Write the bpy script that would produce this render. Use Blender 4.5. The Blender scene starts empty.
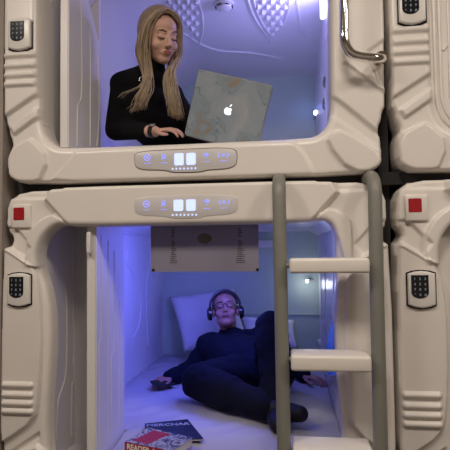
import bpy, bmesh, math, random
import numpy as np
from mathutils import Vector, Matrix, Quaternion
random.seed(4); np.random.seed(4)
col = bpy.context.scene.collection
PI = math.pi
# ---------------------------------------------------------------- camera (metres; front face of the pods is the plane Y = 0)
YAW, PITCH, ROLL, FPX, DIST = 0.1286, 0.04535, 0.0116, 500.0, 1.852
_cy, _sy = math.cos(YAW), math.sin(YAW)
FW = Vector((-_sy*math.cos(PITCH), _cy*math.cos(PITCH), math.sin(PITCH)))
_r0 = Vector((_cy, _sy, 0)); _u0 = _r0.cross(FW)
RT = math.cos(ROLL)*_r0 - math.sin(ROLL)*_u0
UP = math.sin(ROLL)*_r0 + math.cos(ROLL)*_u0
CAM = -FW*DIST
def _ray(x, y): return FW*FPX + RT*(x-225) + UP*(225-y)
def onY(x, y, Y=0.0): d = _ray(x, y); return CAM + d*((Y-CAM.y)/d.y)
def onX(x, y, X): d = _ray(x, y); return CAM + d*((X-CAM.x)/d.x)
def onZ(x, y, Z): d = _ray(x, y); return CAM + d*((Z-CAM.z)/d.z)
def F2(x, y): p = onY(x, y); return (p.x, p.z)
cd = bpy.data.cameras.new('camera'); co = bpy.data.objects.new('camera', cd); col.objects.link(co)
cd.sensor_width = 36; cd.sensor_fit = 'HORIZONTAL'; cd.lens = 36*FPX/450; cd.clip_start = .05
co.matrix_world = Matrix(((RT.x, UP.x, -FW.x, CAM.x), (RT.y, UP.y, -FW.y, CAM.y), (RT.z, UP.z, -FW.z, CAM.z), (0, 0, 0, 1)))
bpy.context.scene.camera = co
# ---------------------------------------------------------------- materials
def mat(name, c, rough=.5, metal=0, noise=0, nscale=6, bump=0, bscale=60, emit=None, estr=0, coat=0, spec=.5):
    m = bpy.data.materials.new(name); m.use_nodes = True
    nt = m.node_tree; b = nt.nodes['Principled BSDF']
    b.inputs['Base Color'].default_value = (*c, 1); b.inputs['Roughness'].default_value = rough
    b.inputs['Metallic'].default_value = metal; b.inputs['Coat Weight'].default_value = coat
    b.inputs['Specular IOR Level'].default_value = spec
    tc = nt.nodes.new('ShaderNodeTexCoord')
    if noise:
        n = nt.nodes.new('ShaderNodeTexNoise'); n.inputs['Scale'].default_value = nscale; n.inputs['Detail'].default_value = 5
        nt.links.new(tc.outputs['Object'], n.inputs['Vector'])
        r = nt.nodes.new('ShaderNodeMix'); r.data_type = 'RGBA'
        r.inputs[6].default_value = (*[v*(1-noise) for v in c], 1); r.inputs[7].default_value = (*[min(1, v*(1+noise)) for v in c], 1)
        nt.links.new(n.outputs['Fac'], r.inputs[0]); nt.links.new(r.outputs[2], b.inputs['Base Color'])
    if bump:
        n = nt.nodes.new('ShaderNodeTexNoise'); n.inputs['Scale'].default_value = bscale; n.inputs['Detail'].default_value = 4
        nt.links.new(tc.outputs['Object'], n.inputs['Vector'])
        bp = nt.nodes.new('ShaderNodeBump'); bp.inputs['Strength'].default_value = bump; bp.inputs['Distance'].default_value = .01
        nt.links.new(n.outputs['Fac'], bp.inputs['Height']); nt.links.new(bp.outputs[0], b.inputs['Normal'])
    if emit:
        b.inputs['Emission Color'].default_value = (*emit, 1); b.inputs['Emission Strength'].default_value = estr
    return m
M = dict(
 shell=mat('moulded_cream_plastic', (.74, .70, .655), .32, noise=.03, nscale=9, bump=.03, bscale=25),
 liner=mat('white_liner_plastic', (.72, .70, .69), .4, noise=.03, bump=.03, bscale=20),
 gloss=mat('glossy_liner_plastic', (.72, .70, .72), .28, noise=.03),
 teal=mat('teal_back_plastic', (.50, .62, .50), .5, noise=.04),
 dark=mat('painted_gap_shade', (.02, .02, .022), .8, noise=.1),  # near-black, paints the shade in the gaps round the capsules
 white=mat('white_fitting_plastic', (.72, .70, .66), .3, noise=.02),
 paleplate=mat('panel_plate_plastic', (.60, .58, .58), .3, noise=.02),
 groove=mat('panel_seam', (.16, .14, .13), .6, noise=.05),
 black=mat('black_gloss_plastic', (.012, .012, .015), .15, noise=.1),
 key=mat('keypad_legend', (.16, .2, .24), .4, noise=.05, emit=(.6, .75, .9), estr=.06),
 red=mat('red_button_plastic', (.36, .012, .018), .3, noise=.25, nscale=60),
 ledw=mat('led_white_blue', (.5, .6, .9), .4, noise=.02, emit=(.42, .52, 1), estr=1.05),
 ledb=mat('led_blue', (.2, .25, .8), .4, noise=.02, emit=(.22, .27, 1), estr=1.0),
 dot=mat('spot_led', (.9, .9, 1), .4, noise=.02, emit=(1, .95, 1), estr=6),
 mood=mat('mood_light_diffuser', (.8, .8, .9), .4, noise=.02, emit=(.45, .42, 1), estr=4),
 rail=mat('grey_powder_coat', (.20, .20, .175), .45, noise=.06, nscale=20, bump=.05),
 rung=mat('cream_step_plastic', (.74, .70, .65), .35, noise=.04, nscale=12),
 chrome=mat('chrome', (.88, .86, .83), .07, 1, noise=.03),
 sheet=mat('white_bed_sheet', (.44, .43, .44), .85, noise=.03, bump=.35, bscale=9),
 pillow=mat('white_pillow_cotton', (.72, .72, .75), .85, noise=.03, bump=.3, bscale=14),
 acrylic=mat('grey_film', (.36, .34, .38), .35, noise=.05, nscale=3),
 print_=mat('film_print', (.13, .12, .14), .5, noise=.1),
 skinw=mat('skin_fair', (.60, .36, .27), .5, noise=.05, nscale=25),
 skinm=mat('skin_ruddy', (.38, .18, .14), .5, noise=.08, nscale=25),
 lipw=mat('lips_rose', (.36, .12, .11), .35, noise=.05),
 lipm=mat('lips_pale', (.24, .09, .08), .45, noise=.05),
 brow=mat('brow_hair', (.20, .12, .08), .8, noise=.1),
 lash=mat('lash_dark', (.015, .012, .012), .7, noise=.1),
 hairb=mat('hair_blond', (.40, .31, .21), .4, noise=.45, nscale=40),
 hairroot=mat('hair_dark_blond', (.25, .18, .115), .45, noise=.4, nscale=40),
 hairm=mat('hair_dark_brown', (.03, .02, .017), .7, noise=.3, nscale=60),
 knit=mat('black_knit', (.006, .006, .007), .95, noise=.3, nscale=60, bump=.4, bscale=120, spec=.15),
 navy=mat('navy_jersey', (.004, .006, .014), .95, noise=.2, nscale=30, bump=.3, bscale=40, spec=.2),
 denim=mat('dark_navy_trousers', (.004, .005, .011), .95, noise=.25, nscale=60, bump=.3, bscale=60, spec=.2),
 shoe=mat('black_shoe', (.006, .006, .008), .6, noise=.2, spec=.3),
 alu=mat('laptop_aluminium', (.5, .5, .52), .35, .8, noise=.03),
 logo=mat('lit_logo', (.8, .85, .9), .4, noise=.02, emit=(.75, .85, 1), estr=1.0),
 paper=mat('page_paper', (.62, .6, .58), .8, noise=.1, nscale=80),
 redcov=mat('red_cover', (.30, .018, .03), .4, noise=.2, nscale=30),
 navycov=mat('navy_cover', (.015, .02, .06), .3, noise=.4, nscale=14),
 ink=mat('cover_lettering', (.35, .37, .45), .5, noise=.05),
 inkw=mat('spine_lettering', (.8, .72, .68), .5, noise=.05),
 blue=mat('painted_blue_lit_plastic', (.03, .12, .62), .25, noise=.1, emit=(.02, .10, .6), estr=.25),  # blue light given as base colour and faint emission
 floor=mat('corridor_floor', (.10, .085, .07), .5, noise=.25, nscale=4),
 wall=mat('corridor_wall', (.30, .26, .23), .8, noise=.06, nscale=3),
 ceil=mat('corridor_ceiling', (.6, .57, .52), .8, noise=.05),
 lamp=mat('ceiling_lamp_glow', (.9, .85, .7), .5, noise=.01, emit=(1, .85, .65), estr=3),
 silver=mat('silver_metal', (.6, .6, .62), .25, 1, noise=.05),
)
def ramp_mat(name, stops, scale, rough=.4, detail=6, distort=2.5, kind='noise', coord='Object'):
    m = bpy.data.materials.new(name); m.use_nodes = True; nt = m.node_tree; b = nt.nodes['Principled BSDF']
    b.inputs['Roughness'].default_value = rough
    tc = nt.nodes.new('ShaderNodeTexCoord'); n = nt.nodes.new('ShaderNodeTexNoise')
    n.inputs['Scale'].default_value = scale; n.inputs['Detail'].default_value = detail; n.inputs['Distortion'].default_value = distort
    nt.links.new(tc.outputs[coord], n.inputs['Vector'])
    r = nt.nodes.new('ShaderNodeValToRGB'); e = r.color_ramp.elements
    e[0].position, e[0].color = stops[0][0], (*stops[0][1], 1); e[1].position, e[1].color = stops[-1][0], (*stops[-1][1], 1)
    for p, c in stops[1:-1]: k = e.new(p); k.color = (*c, 1)
    nt.links.new(n.outputs['Fac'], r.inputs[0]); nt.links.new(r.outputs[0], b.inputs['Base Color'])
    return m
M['marble'] = ramp_mat('grey_marble_sticker', [(.30, (.30, .20, .11)), (.39, (.24, .22, .19)), (.44, (.21, .26, .31)), (.492, (.23, .28, .33)), (.50, (.12, .15, .18)), (.508, (.24, .29, .34)), (.60, (.27, .31, .36)), (.72, (.34, .36, .38))], 6, distort=1.0)
M['coverart'] = ramp_mat('cover_photo', [(.40, (.03, .035, .09)), (.47, (.30, .31, .38)), (.53, (.42, .42, .48)), (.60, (.05, .05, .12))], 16, detail=3)
m_ = M['acrylic']; nt_ = m_.node_tree; b_ = nt_.nodes['Principled BSDF']; tl_ = nt_.nodes.new('ShaderNodeBsdfTranslucent'); tl_.inputs[0].default_value = (.5, .5, .6, 1)
mx_ = nt_.nodes.new('ShaderNodeMixShader'); mx_.inputs[0].default_value = .4; nt_.links.new(b_.outputs[0], mx_.inputs[1]); nt_.links.new(tl_.outputs[0], mx_.inputs[2])
nt_.links.new(mx_.outputs[0], nt_.nodes['Material Output'].inputs[0])
# ---------------------------------------------------------------- object helpers
ORG = {}
def tag(o, label, cat, group=None):
    o['label'] = label; o['category'] = cat
    if group: o['group'] = group
    return o
def thing(name, loc, label, cat, group=None):
    o = bpy.data.objects.new(name, None); o.empty_display_size = .1; col.objects.link(o); o.location = loc
    ORG[o] = Vector(loc); return tag(o, label, cat, group)
def link(name, me, m=None, parent=None, base=None, smooth=False, angle=None):
    """me is in world coordinates; it is re-based onto its parent's (or its own) origin"""
    o = bpy.data.objects.new(name, me); col.objects.link(o)
    org = ORG[parent] if parent else Vector(base if base is not None else (0, 0, 0))
    me.transform(Matrix.Translation(-org))
    if parent: o.parent = parent
    else: o.location = org
    ORG[o] = org
    if m is not None:
        me.materials.clear()
        for k in (m if isinstance(m, (list, tuple)) else [m]): me.materials.append(M[k])
    if smooth:
        me.polygons.foreach_set('use_smooth', [True]*len(me.polygons))
        if angle: me.set_sharp_from_angle(angle=angle)
    return o
def tomesh(bm, name='m'):
    me = bpy.data.meshes.new(name); bmesh.ops.recalc_face_normals(bm, faces=bm.faces[:]); bm.to_mesh(me); bm.free(); return me
def B(): return bmesh.new()
def box(bm, lo, hi, bev=0, seg=2, mi=0):
    t = bmesh.new(); bmesh.ops.create_cube(t, size=1)
    lo, hi = Vector(lo), Vector(hi); c = (lo+hi)/2; s = hi-lo
    for v in t.verts: v.co = Vector((v.co.x*s.x, v.co.y*s.y, v.co.z*s.z))+c
    if bev: bmesh.ops.bevel(t, geom=t.edges[:], offset=bev, segments=seg, affect='EDGES', profile=.5)
    for f in t.faces: f.material_index = mi
    merge(bm, t)
def merge(bm, t, mx=None):
    me = bpy.data.meshes.new('t')
    if mx is not None: t.transform(mx)
    t.to_mesh(me); t.free(); bm.from_mesh(me); bpy.data.meshes.remove(me)
def prism(bm, pts, Y0, Y1, bev=0, seg=2, mx=None):
    """polygon of (x, z) points, from Y0 (near the viewer) back to Y1"""
    t = bmesh.new(); vs = [t.verts.new((p[0], Y0, p[1])) for p in pts]; f = t.faces.new(vs)
    r = bmesh.ops.extrude_face_region(t, geom=[f])
    for v in r['geom']:
        if isinstance(v, bmesh.types.BMVert): v.co.y = Y1
    bmesh.ops.recalc_face_normals(t, faces=t.faces[:])
    if bev:
        ed = [e for e in t.edges if abs(e.verts[0].co.y-Y0) < 1e-6 and abs(e.verts[1].co.y-Y0) < 1e-6]
        bmesh.ops.bevel(t, geom=ed, offset=bev, segments=seg, affect='EDGES', profile=.5)
    merge(bm, t, mx)
def tube(bm, pts, r, n=10, caps=True):
    pts = [Vector(p) for p in pts]; rs = r if isinstance(r, (list, tuple)) else [r]*len(pts)
    t0 = (pts[1]-pts[0]).normalized(); nrm = t0.orthogonal().normalized(); rings = []
    for i, p in enumerate(pts):
        a = pts[max(i-1, 0)]; b = pts[min(i+1, len(pts)-1)]; t = (b-a).normalized()
        nrm = (nrm-t*nrm.dot(t)).normalized(); bn = t.cross(nrm)
        rings.append([bm.verts.new(p+(nrm*math.cos(2*PI*k/n)+bn*math.sin(2*PI*k/n))*rs[i]) for k in range(n)])
    for a, b in zip(rings, rings[1:]):
        for k in range(n): bm.faces.new((a[k], a[(k+1) % n], b[(k+1) % n], b[k]))
    if caps: bm.faces.new(rings[0][::-1]); bm.faces.new(rings[-1])
def smooth_path(pts, k=6):
    pts = [Vector(p) for p in pts]; out = []
    P = [pts[0]*2-pts[1]]+pts+[pts[-1]*2-pts[-2]]
    for i in range(1, len(P)-2):
        for j in range(k):
            t = j/k; a, b, c, d = P[i-1], P[i], P[i+1], P[i+2]
            out.append(.5*((2*b)+(c-a)*t+(2*a-5*b+4*c-d)*t*t+(3*b-a-3*c+d)*t**3))
    return out+[pts[-1]]
def chaikin(pts, n=2, closed=True):
    pts = [tuple(p) for p in pts]
    for _ in range(n):
        q = []; m = len(pts)
        for i in range(m if closed else m-1):
            a, b = pts[i], pts[(i+1) % m]
            q += [tuple(.75*u+.25*v for u, v in zip(a, b)), tuple(.25*u+.75*v for u, v in zip(a, b))]
        pts = q
    return pts
def rrect(x0, z0, x1, z1, r, n=5):
    out = []
    for cx, cz, a in ((x1-r, z1-r, 0), (x0+r, z1-r, 90), (x0+r, z0+r, 180), (x1-r, z0+r, 270)):
        for k in range(n+1):
            t = math.radians(a+90*k/n); out.append((cx+r*math.cos(t), cz+r*math.sin(t)))
    return out
def disc(bm, c, r, axis, h, n=24):
    a = Vector(axis).normalized(); tube(bm, [Vector(c), Vector(c)+a*h], r, n)
def text_mesh(s, size, mx, depth=.0006, bold=0):
    cu = bpy.data.curves.new('lettering', 'FONT'); cu.body = s; cu.size = size; cu.extrude = depth; cu.offset = bold
    cu.align_x = 'CENTER'; cu.align_y = 'CENTER'; cu.resolution_u = 2
    o = bpy.data.objects.new('lettering', cu); col.objects.link(o)
    dg = bpy.context.evaluated_depsgraph_get(); me = bpy.data.meshes.new_from_object(o.evaluated_get(dg))
    bpy.data.objects.remove(o); me.transform(mx); return me
# ---------------------------------------------------------------- moulded front frames (relief fields)
def seg_dist(P, a, b):
    a = np.array(a); b = np.array(b); d = b-a; t = np.clip(((P-a)@d)/(d@d+1e-12), 0, 1)
    return np.linalg.norm(P-(a+t[:, None]*d), axis=1)
def sdf(P, poly):
    poly = np.array(poly); n = len(poly); d = np.full(len(P), 1e9); ins = np.zeros(len(P), bool)
    for i in range(n):
        a, b = poly[i], poly[(i+1) % n]
        d = np.minimum(d, seg_dist(P, a, b))
        c = ((a[1] > P[:, 1]) != (b[1] > P[:, 1]))
        with np.errstate(divide='ignore', invalid='ignore'):
            xx = (b[0]-a[0])*(P[:, 1]-a[1])/(b[1]-a[1]+1e-15)+a[0]
        ins ^= c & (P[:, 0] < xx)
    return np.where(ins, -d, d)
def sst(t): t = np.clip(t, 0, 1); return t*t*(3-2*t)
CX = -0.147
def mir(poly): return [(2*CX-x, z) for x, z in poly]
def relief(outer, hole, plates, ridges, rin=.03, rout=.013, cell=.0042, back=.17, backin=.08, sink=.016):
    o = np.array(outer); lo = o.min(0)-cell*2; hi = o.max(0)+cell*2
    nx, nz = int((hi[0]-lo[0])/cell)+1, int((hi[1]-lo[1])/cell)+1
    gx, gz = np.meshgrid(lo[0]+np.arange(nx)*cell, lo[1]+np.arange(nz)*cell, indexing='ij')
    P = np.stack([gx.ravel(), gz.ravel()], 1)
    def S(P): return np.maximum(sdf(P, outer), -sdf(P, hole))
    s = S(P); near = np.abs(s) < cell*.8
    Q = P[near]; e = 1e-4
    g = np.stack([S(Q+[e, 0])-S(Q-[e, 0]), S(Q+[0, e])-S(Q-[0, e])], 1); g /= np.linalg.norm(g, axis=1, keepdims=True)+1e-9
    P[near] = Q-g*s[near][:, None]
    keep = s < cell*.8
    so = -sdf(P, outer); si = sdf(P, hole)
    h = np.zeros(len(P))
    for poly, H, bv in plates: h += 1.25*H*sst(.5-sdf(P, poly)/(bv*.75)*.5)
    for line, w, H in ridges:
        d = np.full(len(P), 1e9)
        for a, b in zip(line, line[1:]): d = np.minimum(d, seg_dist(P, a, b))
        t = np.clip(1-(d/w)**2, 0, 1); h += H*t**.8
    def rnd(d, r): t = 1-np.clip(d/r, 0, 1); return -r*(1-np.sqrt(np.clip(1-t*t, 0, 1)))
    h += rnd(so, rout)+rnd(si, rin)
    V = np.stack([P[:, 0], sink-h, P[:, 1]], 1)
    idx = np.arange(nx*nz).reshape(nx, nz)
    f = np.stack([idx[:-1, :-1], idx[1:, :-1], idx[1:, 1:], idx[:-1, 1:]], -1).reshape(-1, 4)
    f = f[keep[f].all(1)]
    used = np.unique(f); rm = -np.ones(len(P), int); rm[used] = np.arange(len(used)); f = rm[f]; V = V[used]
    # rim: every boundary edge is drawn straight back
    ed = np.concatenate([f[:, [0, 1]], f[:, [1, 2]], f[:, [2, 3]], f[:, [3, 0]]])
    key = np.sort(ed, 1); kk = key[:, 0]*len(V)+key[:, 1]; u, inv, cnt = np.unique(kk, return_inverse=True, return_counts=True)
    be = ed[cnt[inv] == 1]; bv = np.unique(be); nb = {int(v): len(V)+i for i, v in enumerate(bv)}
    V2 = V[bv].copy(); V2[:, 1] = np.where(np.abs(sdf(V2[:, [0, 2]], outer)) < .01, back, backin)
    sk = [(int(b), int(a), nb[int(a)], nb[int(b)]) for a, b in be]
    me = bpy.data.meshes.new('front_frame')
    me.from_pydata(np.concatenate([V, V2]).tolist(), [], f.tolist()+sk); me.validate(); me.update()
    me.polygons.foreach_set('use_smooth', [True]*len(me.polygons)); me.set_sharp_from_angle(angle=math.radians(50))
    return me
def px(*l): return [F2(*q) for q in l]
ZT, ZB, DZ = .157, -1.110, 1.287
XL, XR = -.877, .584
# lower pod
half = [(CX, ZT), (-.62, ZT), (-.64, .150), (-.822, .150), (-.876, .108), (-.878, -.008), (-.856, -.028), (-.856, -.058), (-.885, -.090), (-.887, -1.0), (-.84, ZB+.01), (CX, ZB)]
def full(h): return h+mir(h)[::-1]
def rounded(h): return chaikin(full(h), 1)
outerL = rounded(half)
hl = [(CX, .003), (-.600, .003), (-.635, .014), (-.675, .006), (-.718, -.035), (-.740, -.09), (-.740, -.15), (-.702, -.25), (-.688, -.36), (-.688, -.50), (-.700, -.66), (-.705, -.80), (-.69, -.91), (-.63, -.968), (CX, -.972)]
hr = mir(hl)[::-1]; hr = [(min(x, .404 if z > -.35 else x), z) for x, z in hr]; holeL = chaikin(hl+hr, 2)
hood = px((56, 178), (44.5, 199), (57, 213), (71, 229))+[(-.60, -.02)]
hoodL = [(CX, ZT+.02)]+hood+[(CX, -.02)]
hoodF = hoodL[:-1]+mir(hoodL[:-1])[::-1]
postL = chaikin(px((4, 245), (18, 256), (32, 266), (38, 282), (40.5, 310), (41, 350), (38, 400), (33.5, 421), (5, 441), (-6, 446), (-6, 245)), 1)
lipL = chaikin(px((57, 214), (47, 216), (37, 222), (27, 236), (24.5, 250), (25, 262), (32, 267), (40, 268), (46, 235), (60, 228), (72, 232)), 1)
cornL = px((0, 180), (45, 180), (45, 198), (0, 198))
notchL = px((2, 228), (12, 226), (31, 248), (24, 258), (2, 246))
lowd = [px((4, 456), (37, 434), (37, 440), (4, 463))]
base2 = [(-.86, -.885), (-.74, -.83), (-.70, -.86), (-.62, -.98), (-.66, -1.09), (-.86, -1.09)]
ventsL = [[(-.868, z), (-.760, z)] for z in (-.603, -.640, -.672, -.703)]
pl = [(hoodF, .022, .012), (postL, .014, .007), (mir(postL), .014, .007), (lipL, .018, .006), ([(min(x, .46), z) for x, z in mir(lipL)], .018, .006),
      (cornL, -.010, .008), (mir(cornL), -.010, .008), (notchL, -.008, .006), (mir(notchL), -.008, .006), (base2, .014, .007), (mir(base2), .014, .007)]
pl += [(lowd[0], -.008, .006), (mir(lowd[0]), -.008, .006)]
rd = [(v, .013, .012) for v in ventsL]
rd += [(px((5, 249), (18, 257), (32, 267)), .008, .006), (mir(px((5, 249), (18, 257), (32, 267))), .008, .006)]
meL = relief(outerL, holeL, pl, rd, rin=.022)
# upper pod
UZT, UZB = 1.443, .179
uhalf = [(CX, UZB), (-.808, UZB), (-.853, .20), (-.865, .225), (-.867, .312), (-.856, .325), (-.856, .350), (-.868, .375), (-.870, .400), (-.885, .43), (-.887, 1.33), (-.84, UZT-.01), (CX, UZT)]
outerU = chaikin(full(uhalf), 1)
uh = [(CX, .318), (-.62, .318), (-.675, .325), (-.715, .358), (-.735, .41), (-.738, .47), (-.738, 1.20), (-.70, 1.28), (-.62, 1.32), (CX, 1.32)]
uhr = [(CX, .318), (.31, .320), (.345, .330), (.375, .355), (.394, .40), (.398, .45), (.40, 1.20), (.38, 1.28), (.32, 1.32), (CX, 1.32)]
holeU = chaikin(uh[:-1]+[(CX, 1.32)]+uhr[-2::-1], 2)
pU = px((-4, 30), (36.5, 30), (36.5, 93), (8, 113), (-4, 121))
pU = [(x, 1.30) if z > .7 else (x, z) for x, z in pU]
wedge = px((9, 127), (36.5, 106), (38, 115), (13, 134))
padU = chaikin(px((6, 152), (27, 138.5), (32, 139.5), (48, 157), (36, 186), (6, 186)), 1)
sill = chaikin(px((76, 149), (285, 138.5), (300, 146), (314, 170), (313, 178), (44, 186), (70, 157)), 1)
padR = chaikin(px((326.5, 142), (333, 132), (342, 129), (386, 156), (386, 174), (350, 171)), 1)
bandR = px((331, 93), (345, 103), (387, 137), (387, 149), (377, 144), (331, 113))
postR = px((341, 30), (345, 60), (387, 92), (387, 10)); postR = [(x, 1.30) if z > .68 else (x, z) for x, z in postR]
triR = px((368, 50), (388, 36), (388, 86), (380, 84))
ventsU = [[(-.870, z), (-.760, z)] for z in (.690, .648, .610, .574)]
plU = [(pU, .013, .010), (wedge, .012, .008), (padU, .014, .008), (sill, .007, .009), (padR, .014, .008), (bandR, -.013, .009), (postR, .007, .005), (triR, -.009, .010)]
rdU = [(v, .013, .012) for v in ventsU]+[(px((345, 60), (384, 90)), .006, .004)]
lipring = chaikin(uh[:-1]+[(CX, 1.32)]+uhr[-2::-1], 2); ctr = np.array([CX, .82])
meU = relief(outerU, holeU, plU, rdU, rin=.032, backin=.13)
# ---------------------------------------------------------------- pods
def make_keypad(pod, x0, z0, w=.092, h=.129, y=.010):
    """white reader box with a black touch field; x0, z0 = its lower left corner"""
    bm = B()
    body = [(x0, z0+.012), (x0+.02, z0+.004), (x0+w/2, z0), (x0+w-.02, z0+.004), (x0+w, z0+.012), (x0+w, z0+h-.010), (x0+w-.02, z0+h-.003), (x0+w/2, z0+h), (x0+.02, z0+h-.003), (x0, z0+h-.010)]
    prism(bm, body, y-.026, y+.014, .006, 3)
    k = link('keypad', tomesh(bm), 'white', pod, smooth=True, angle=.6)
    bm = B(); prism(bm, [(x+(.005 if x > x0+w/2 else -.005), z+(-.005 if z < z0+h/2 else .004)) for x, z in body], y-.013, y+.015)  # black outline, slightly wider than the reader box
    link('black_edge', tomesh(bm), 'black', k)
    bm = B(); a, b = x0+.010, x0+w-.024; t = z0+h-.014; lo = z0+.036
    fld = [(a, t), (b, t), (b, lo+.018)]+[((a+b)/2+(b-a)/2*math.cos(q), lo+.018+.020*-math.sin(q)) for q in [i*PI/8 for i in range(1, 8)]]+[(a, lo+.018)]
    prism(bm, fld, y-.0285, y-.02, .001, 1); link('touch_field', tomesh(bm), 'black', k)
    for i, ch in enumerate('123456789*0#'):
        cx = a+(b-a)*(.2+.3*(i % 3)); cz = t-.013-(i//3)*.0185
        me = text_mesh(ch, .0125, Matrix.Translation((cx, y-.0292, cz)) @ Matrix.Rotation(PI/2, 4, 'X'), .0004, .0004)
        link('key', me, 'key', k)
    return k
def control_panel(pod, poly, bars, dots, icons, yf=-.0125):
    sm = chaikin(poly, 2); bm = B()
    c = (sum(p[0] for p in sm)/len(sm), sum(p[1] for p in sm)/len(sm))
    prism(bm, [(c[0]+(x-c[0])*1.012, c[1]+(z-c[1])*1.07) for x, z in sm], yf+.004, yf+.012)
    g = link('control_panel', tomesh(bm), 'groove', pod)
    bm = B(); prism(bm, sm, yf-.001, yf+.010, .002, 2); link('faceplate', tomesh(bm), 'paleplate', g, smooth=True, angle=.6)
    for x0, z0, x1, z1 in bars:
        bm = B(); prism(bm, rrect(x0, z0, x1, z1, .006, 3), yf-.0025, yf); link('light_bar', tomesh(bm), 'ledw', g)
    for x, z in dots:
        bm = B(); disc(bm, (x, yf, z), .0036, (0, -1, 0), .002, 8); link('indicator_dot', tomesh(bm), 'ledw', g)
    for i, (x, z) in enumerate(icons):
        bm = B(); y0 = yf-.001; r = .0115
        def ring(cx, cz, rr, w=.0018, a0=0, a1=2*PI, n=16):
            pts = [(cx+rr*math.cos(a0+(a1-a0)*k/n), y0, cz+rr*math.sin(a0+(a1-a0)*k/n)) for k in range(n+1)]; tube(bm, pts, w, 5)
        if i == 0: ring(x, z, r); tube(bm, [(x-.005, y0, z+.004), (x+.006, y0, z-.004)], .0018, 5)
        elif i == 1: ring(x, z+.004, .006); tube(bm, [(x-.009, y0, z-.009), (x, y0, z-.003), (x+.009, y0, z-.009)], .0018, 5)
        elif i == 2: ring(x, z, .010, a0=.3, a1=PI-.3); ring(x, z-.002, .005, a0=.3, a1=PI-.3); tube(bm, [(x-.002, y0, z-.007), (x+.002, y0, z-.007)], .002, 5)
        else: ring(x-.012, z, .007, a0=PI/2, a1=3*PI/2); ring(x+.012, z, .007, a0=-PI/2, a1=PI/2); ring(x, z, .0035)
        for q in range(4): tube(bm, [(x-.012+.007*q, y0, z-.022), (x-.008+.007*q, y0, z-.022)], .0014, 5)
        link('icon', tomesh(bm), 'ledb', g)
def rib(bm, pts, r=.0045): tube(bm, smooth_path(pts, 4), r, 6)
def wallbox(name, lo, hi, m, pod, ribs=(), bev=0, r=.0045, label=None):
    bm = B(); box(bm, lo, hi, bev)
    for p in ribs: rib(bm, p, r)
    o = link(name, tomesh(bm), m, pod, smooth=True, angle=.5)
    if label: o['label'] = label
    return o
DEP = 2.0
IXL, IXR = -.755, .445
def pod_body(pod, zb, zt, zfl, zce, left_ribs=(), right_ribs=(), ceil_ribs=(), back='teal', yl=.075):
    wallbox('side_wall', (XL+.05, yl, zb+.01), (IXL, DEP+.04, zt-.01), 'liner', pod, left_ribs)
    wallbox('side_wall', (IXR, yl, zb+.01), (XR-.05, DEP+.04, zt-.01), 'gloss', pod, right_ribs)
    wallbox('floor_panel', (IXL, yl, zb+.01), (IXR, DEP+.04, zfl), 'liner', pod)
    wallbox('locker_light_block', (IXL, .39, zfl), (-.535 if zb < 0 else -.640, .41, zce), 'liner', pod)  # added unseen panel, keeps the blue bed light out of the locker
    wallbox('ceiling_panel', (IXL, yl-.0, zce), (IXR, DEP+.04, zt-.01), 'liner', pod, ceil_ribs, r=.009)
    wallbox('back_panel', (IXL, DEP, zfl), (IXR, DEP+.04, zce), back, pod)
def w3(X, *l): return [onX(x, y, X) for x, y in l]

# --- lower left pod
podL = thing('sleeping_pod', (CX, 0, ZB), 'cream moulded sleeping capsule with blue-lit bed where the man lies', 'sleeping pod', 'sleeping pods in the capsule wall')
link('front_frame', meL, 'shell', podL)
def wav(X, zb, zt, ys): # moulded wandering lines on a side wall
    out = []
    for y0, dy, zz in ys:
        out.append([(X, y0, zt), (X, y0, zz+.10), (X, y0+dy, zz), (X, y0+dy, zb)])
    return out
lr = [w3(IXL+.001, (60, 240), (60, 272), (66, 292), (66, 370), (58, 402), (56, 440)), w3(IXL+.001, (72, 240), (74, 372), (72, 385), (71, 436)), w3(IXL+.001, (81, 300), (79, 340), (74, 352), (73, 366))]
lr += [w3(IXL+.001, (127, 250), (127, 264), (133, 273), (138, 284), (141, 302), (139, 324), (133, 338)), w3(IXL+.001, (150, 232), (150, 262), (146, 290), (148, 345)), w3(IXL+.001, (128, 234), (148, 233), (158, 235))]
rr = [[(IXR, .35, -.1), (IXR, .6, -.2), (IXR, .75, -.5), (IXR, .7, -.8)], [(IXR, 1.2, -.05), (IXR, 1.25, -.4), (IXR, 1.35, -.8)], [(IXR, 1.7, -.02), (IXR, 1.65, -.3), (IXR, 1.7, -.75)]]
pod_body(podL, ZB, ZT, -.97, .048, lr, rr)
bm = B(); prism(bm, [(IXL+.001, .048), (IXR, .048), (IXR, .0), (IXR-.06, .034), (IXL+.06, .034), (IXL+.001, .0)], .4, DEP)
c = link('cove_moulding', tomesh(bm), 'liner', podL)
def partition(pod, x0, x1, zb, zt, d1, ribs, cut=None):
    bm = B()
    pr = [(.035, zb), (d1, zb), (d1, zt)] if not cut else [(.035, zb), (d1, zb), (d1, cut), (d1*.55, (cut+zt)/2), (d1*.35, zt)]
    pr = pr+[(.035, zt)]
    t = bmesh.new(); vs = [t.verts.new((x0, y, z)) for y, z in pr]; f = t.faces.new(vs)
    r = bmesh.ops.extrude_face_region(t, geom=[f])
    for v in r['geom']:
        if isinstance(v, bmesh.types.BMVert): v.co.x = x1
    bmesh.ops.recalc_face_normals(t, faces=t.faces[:]); bmesh.ops.bevel(t, geom=t.edges[:], offset=.004, segments=2, affect='EDGES')
    merge(bm, t)
    for p in ribs: rib(bm, p, .0035 if zb > 0 else .0024)
    return link('partition', tomesh(bm), 'liner', pod, smooth=True, angle=.5)
PX = -.512
pt = partition(podL, -.551, PX, -.97, .045, .37, [w3(PX, (101, 235), (101, 330), (99, 350), (100, 448)), w3(PX, (108, 240), (108, 440)), w3(PX, (114, 250), (114, 345), (111, 362), (112, 432)), w3(PX, (119, 300), (119, 425))])
bm = B(); a = onY(90, 232, .03); b = onY(90, 254, .03)
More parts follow.
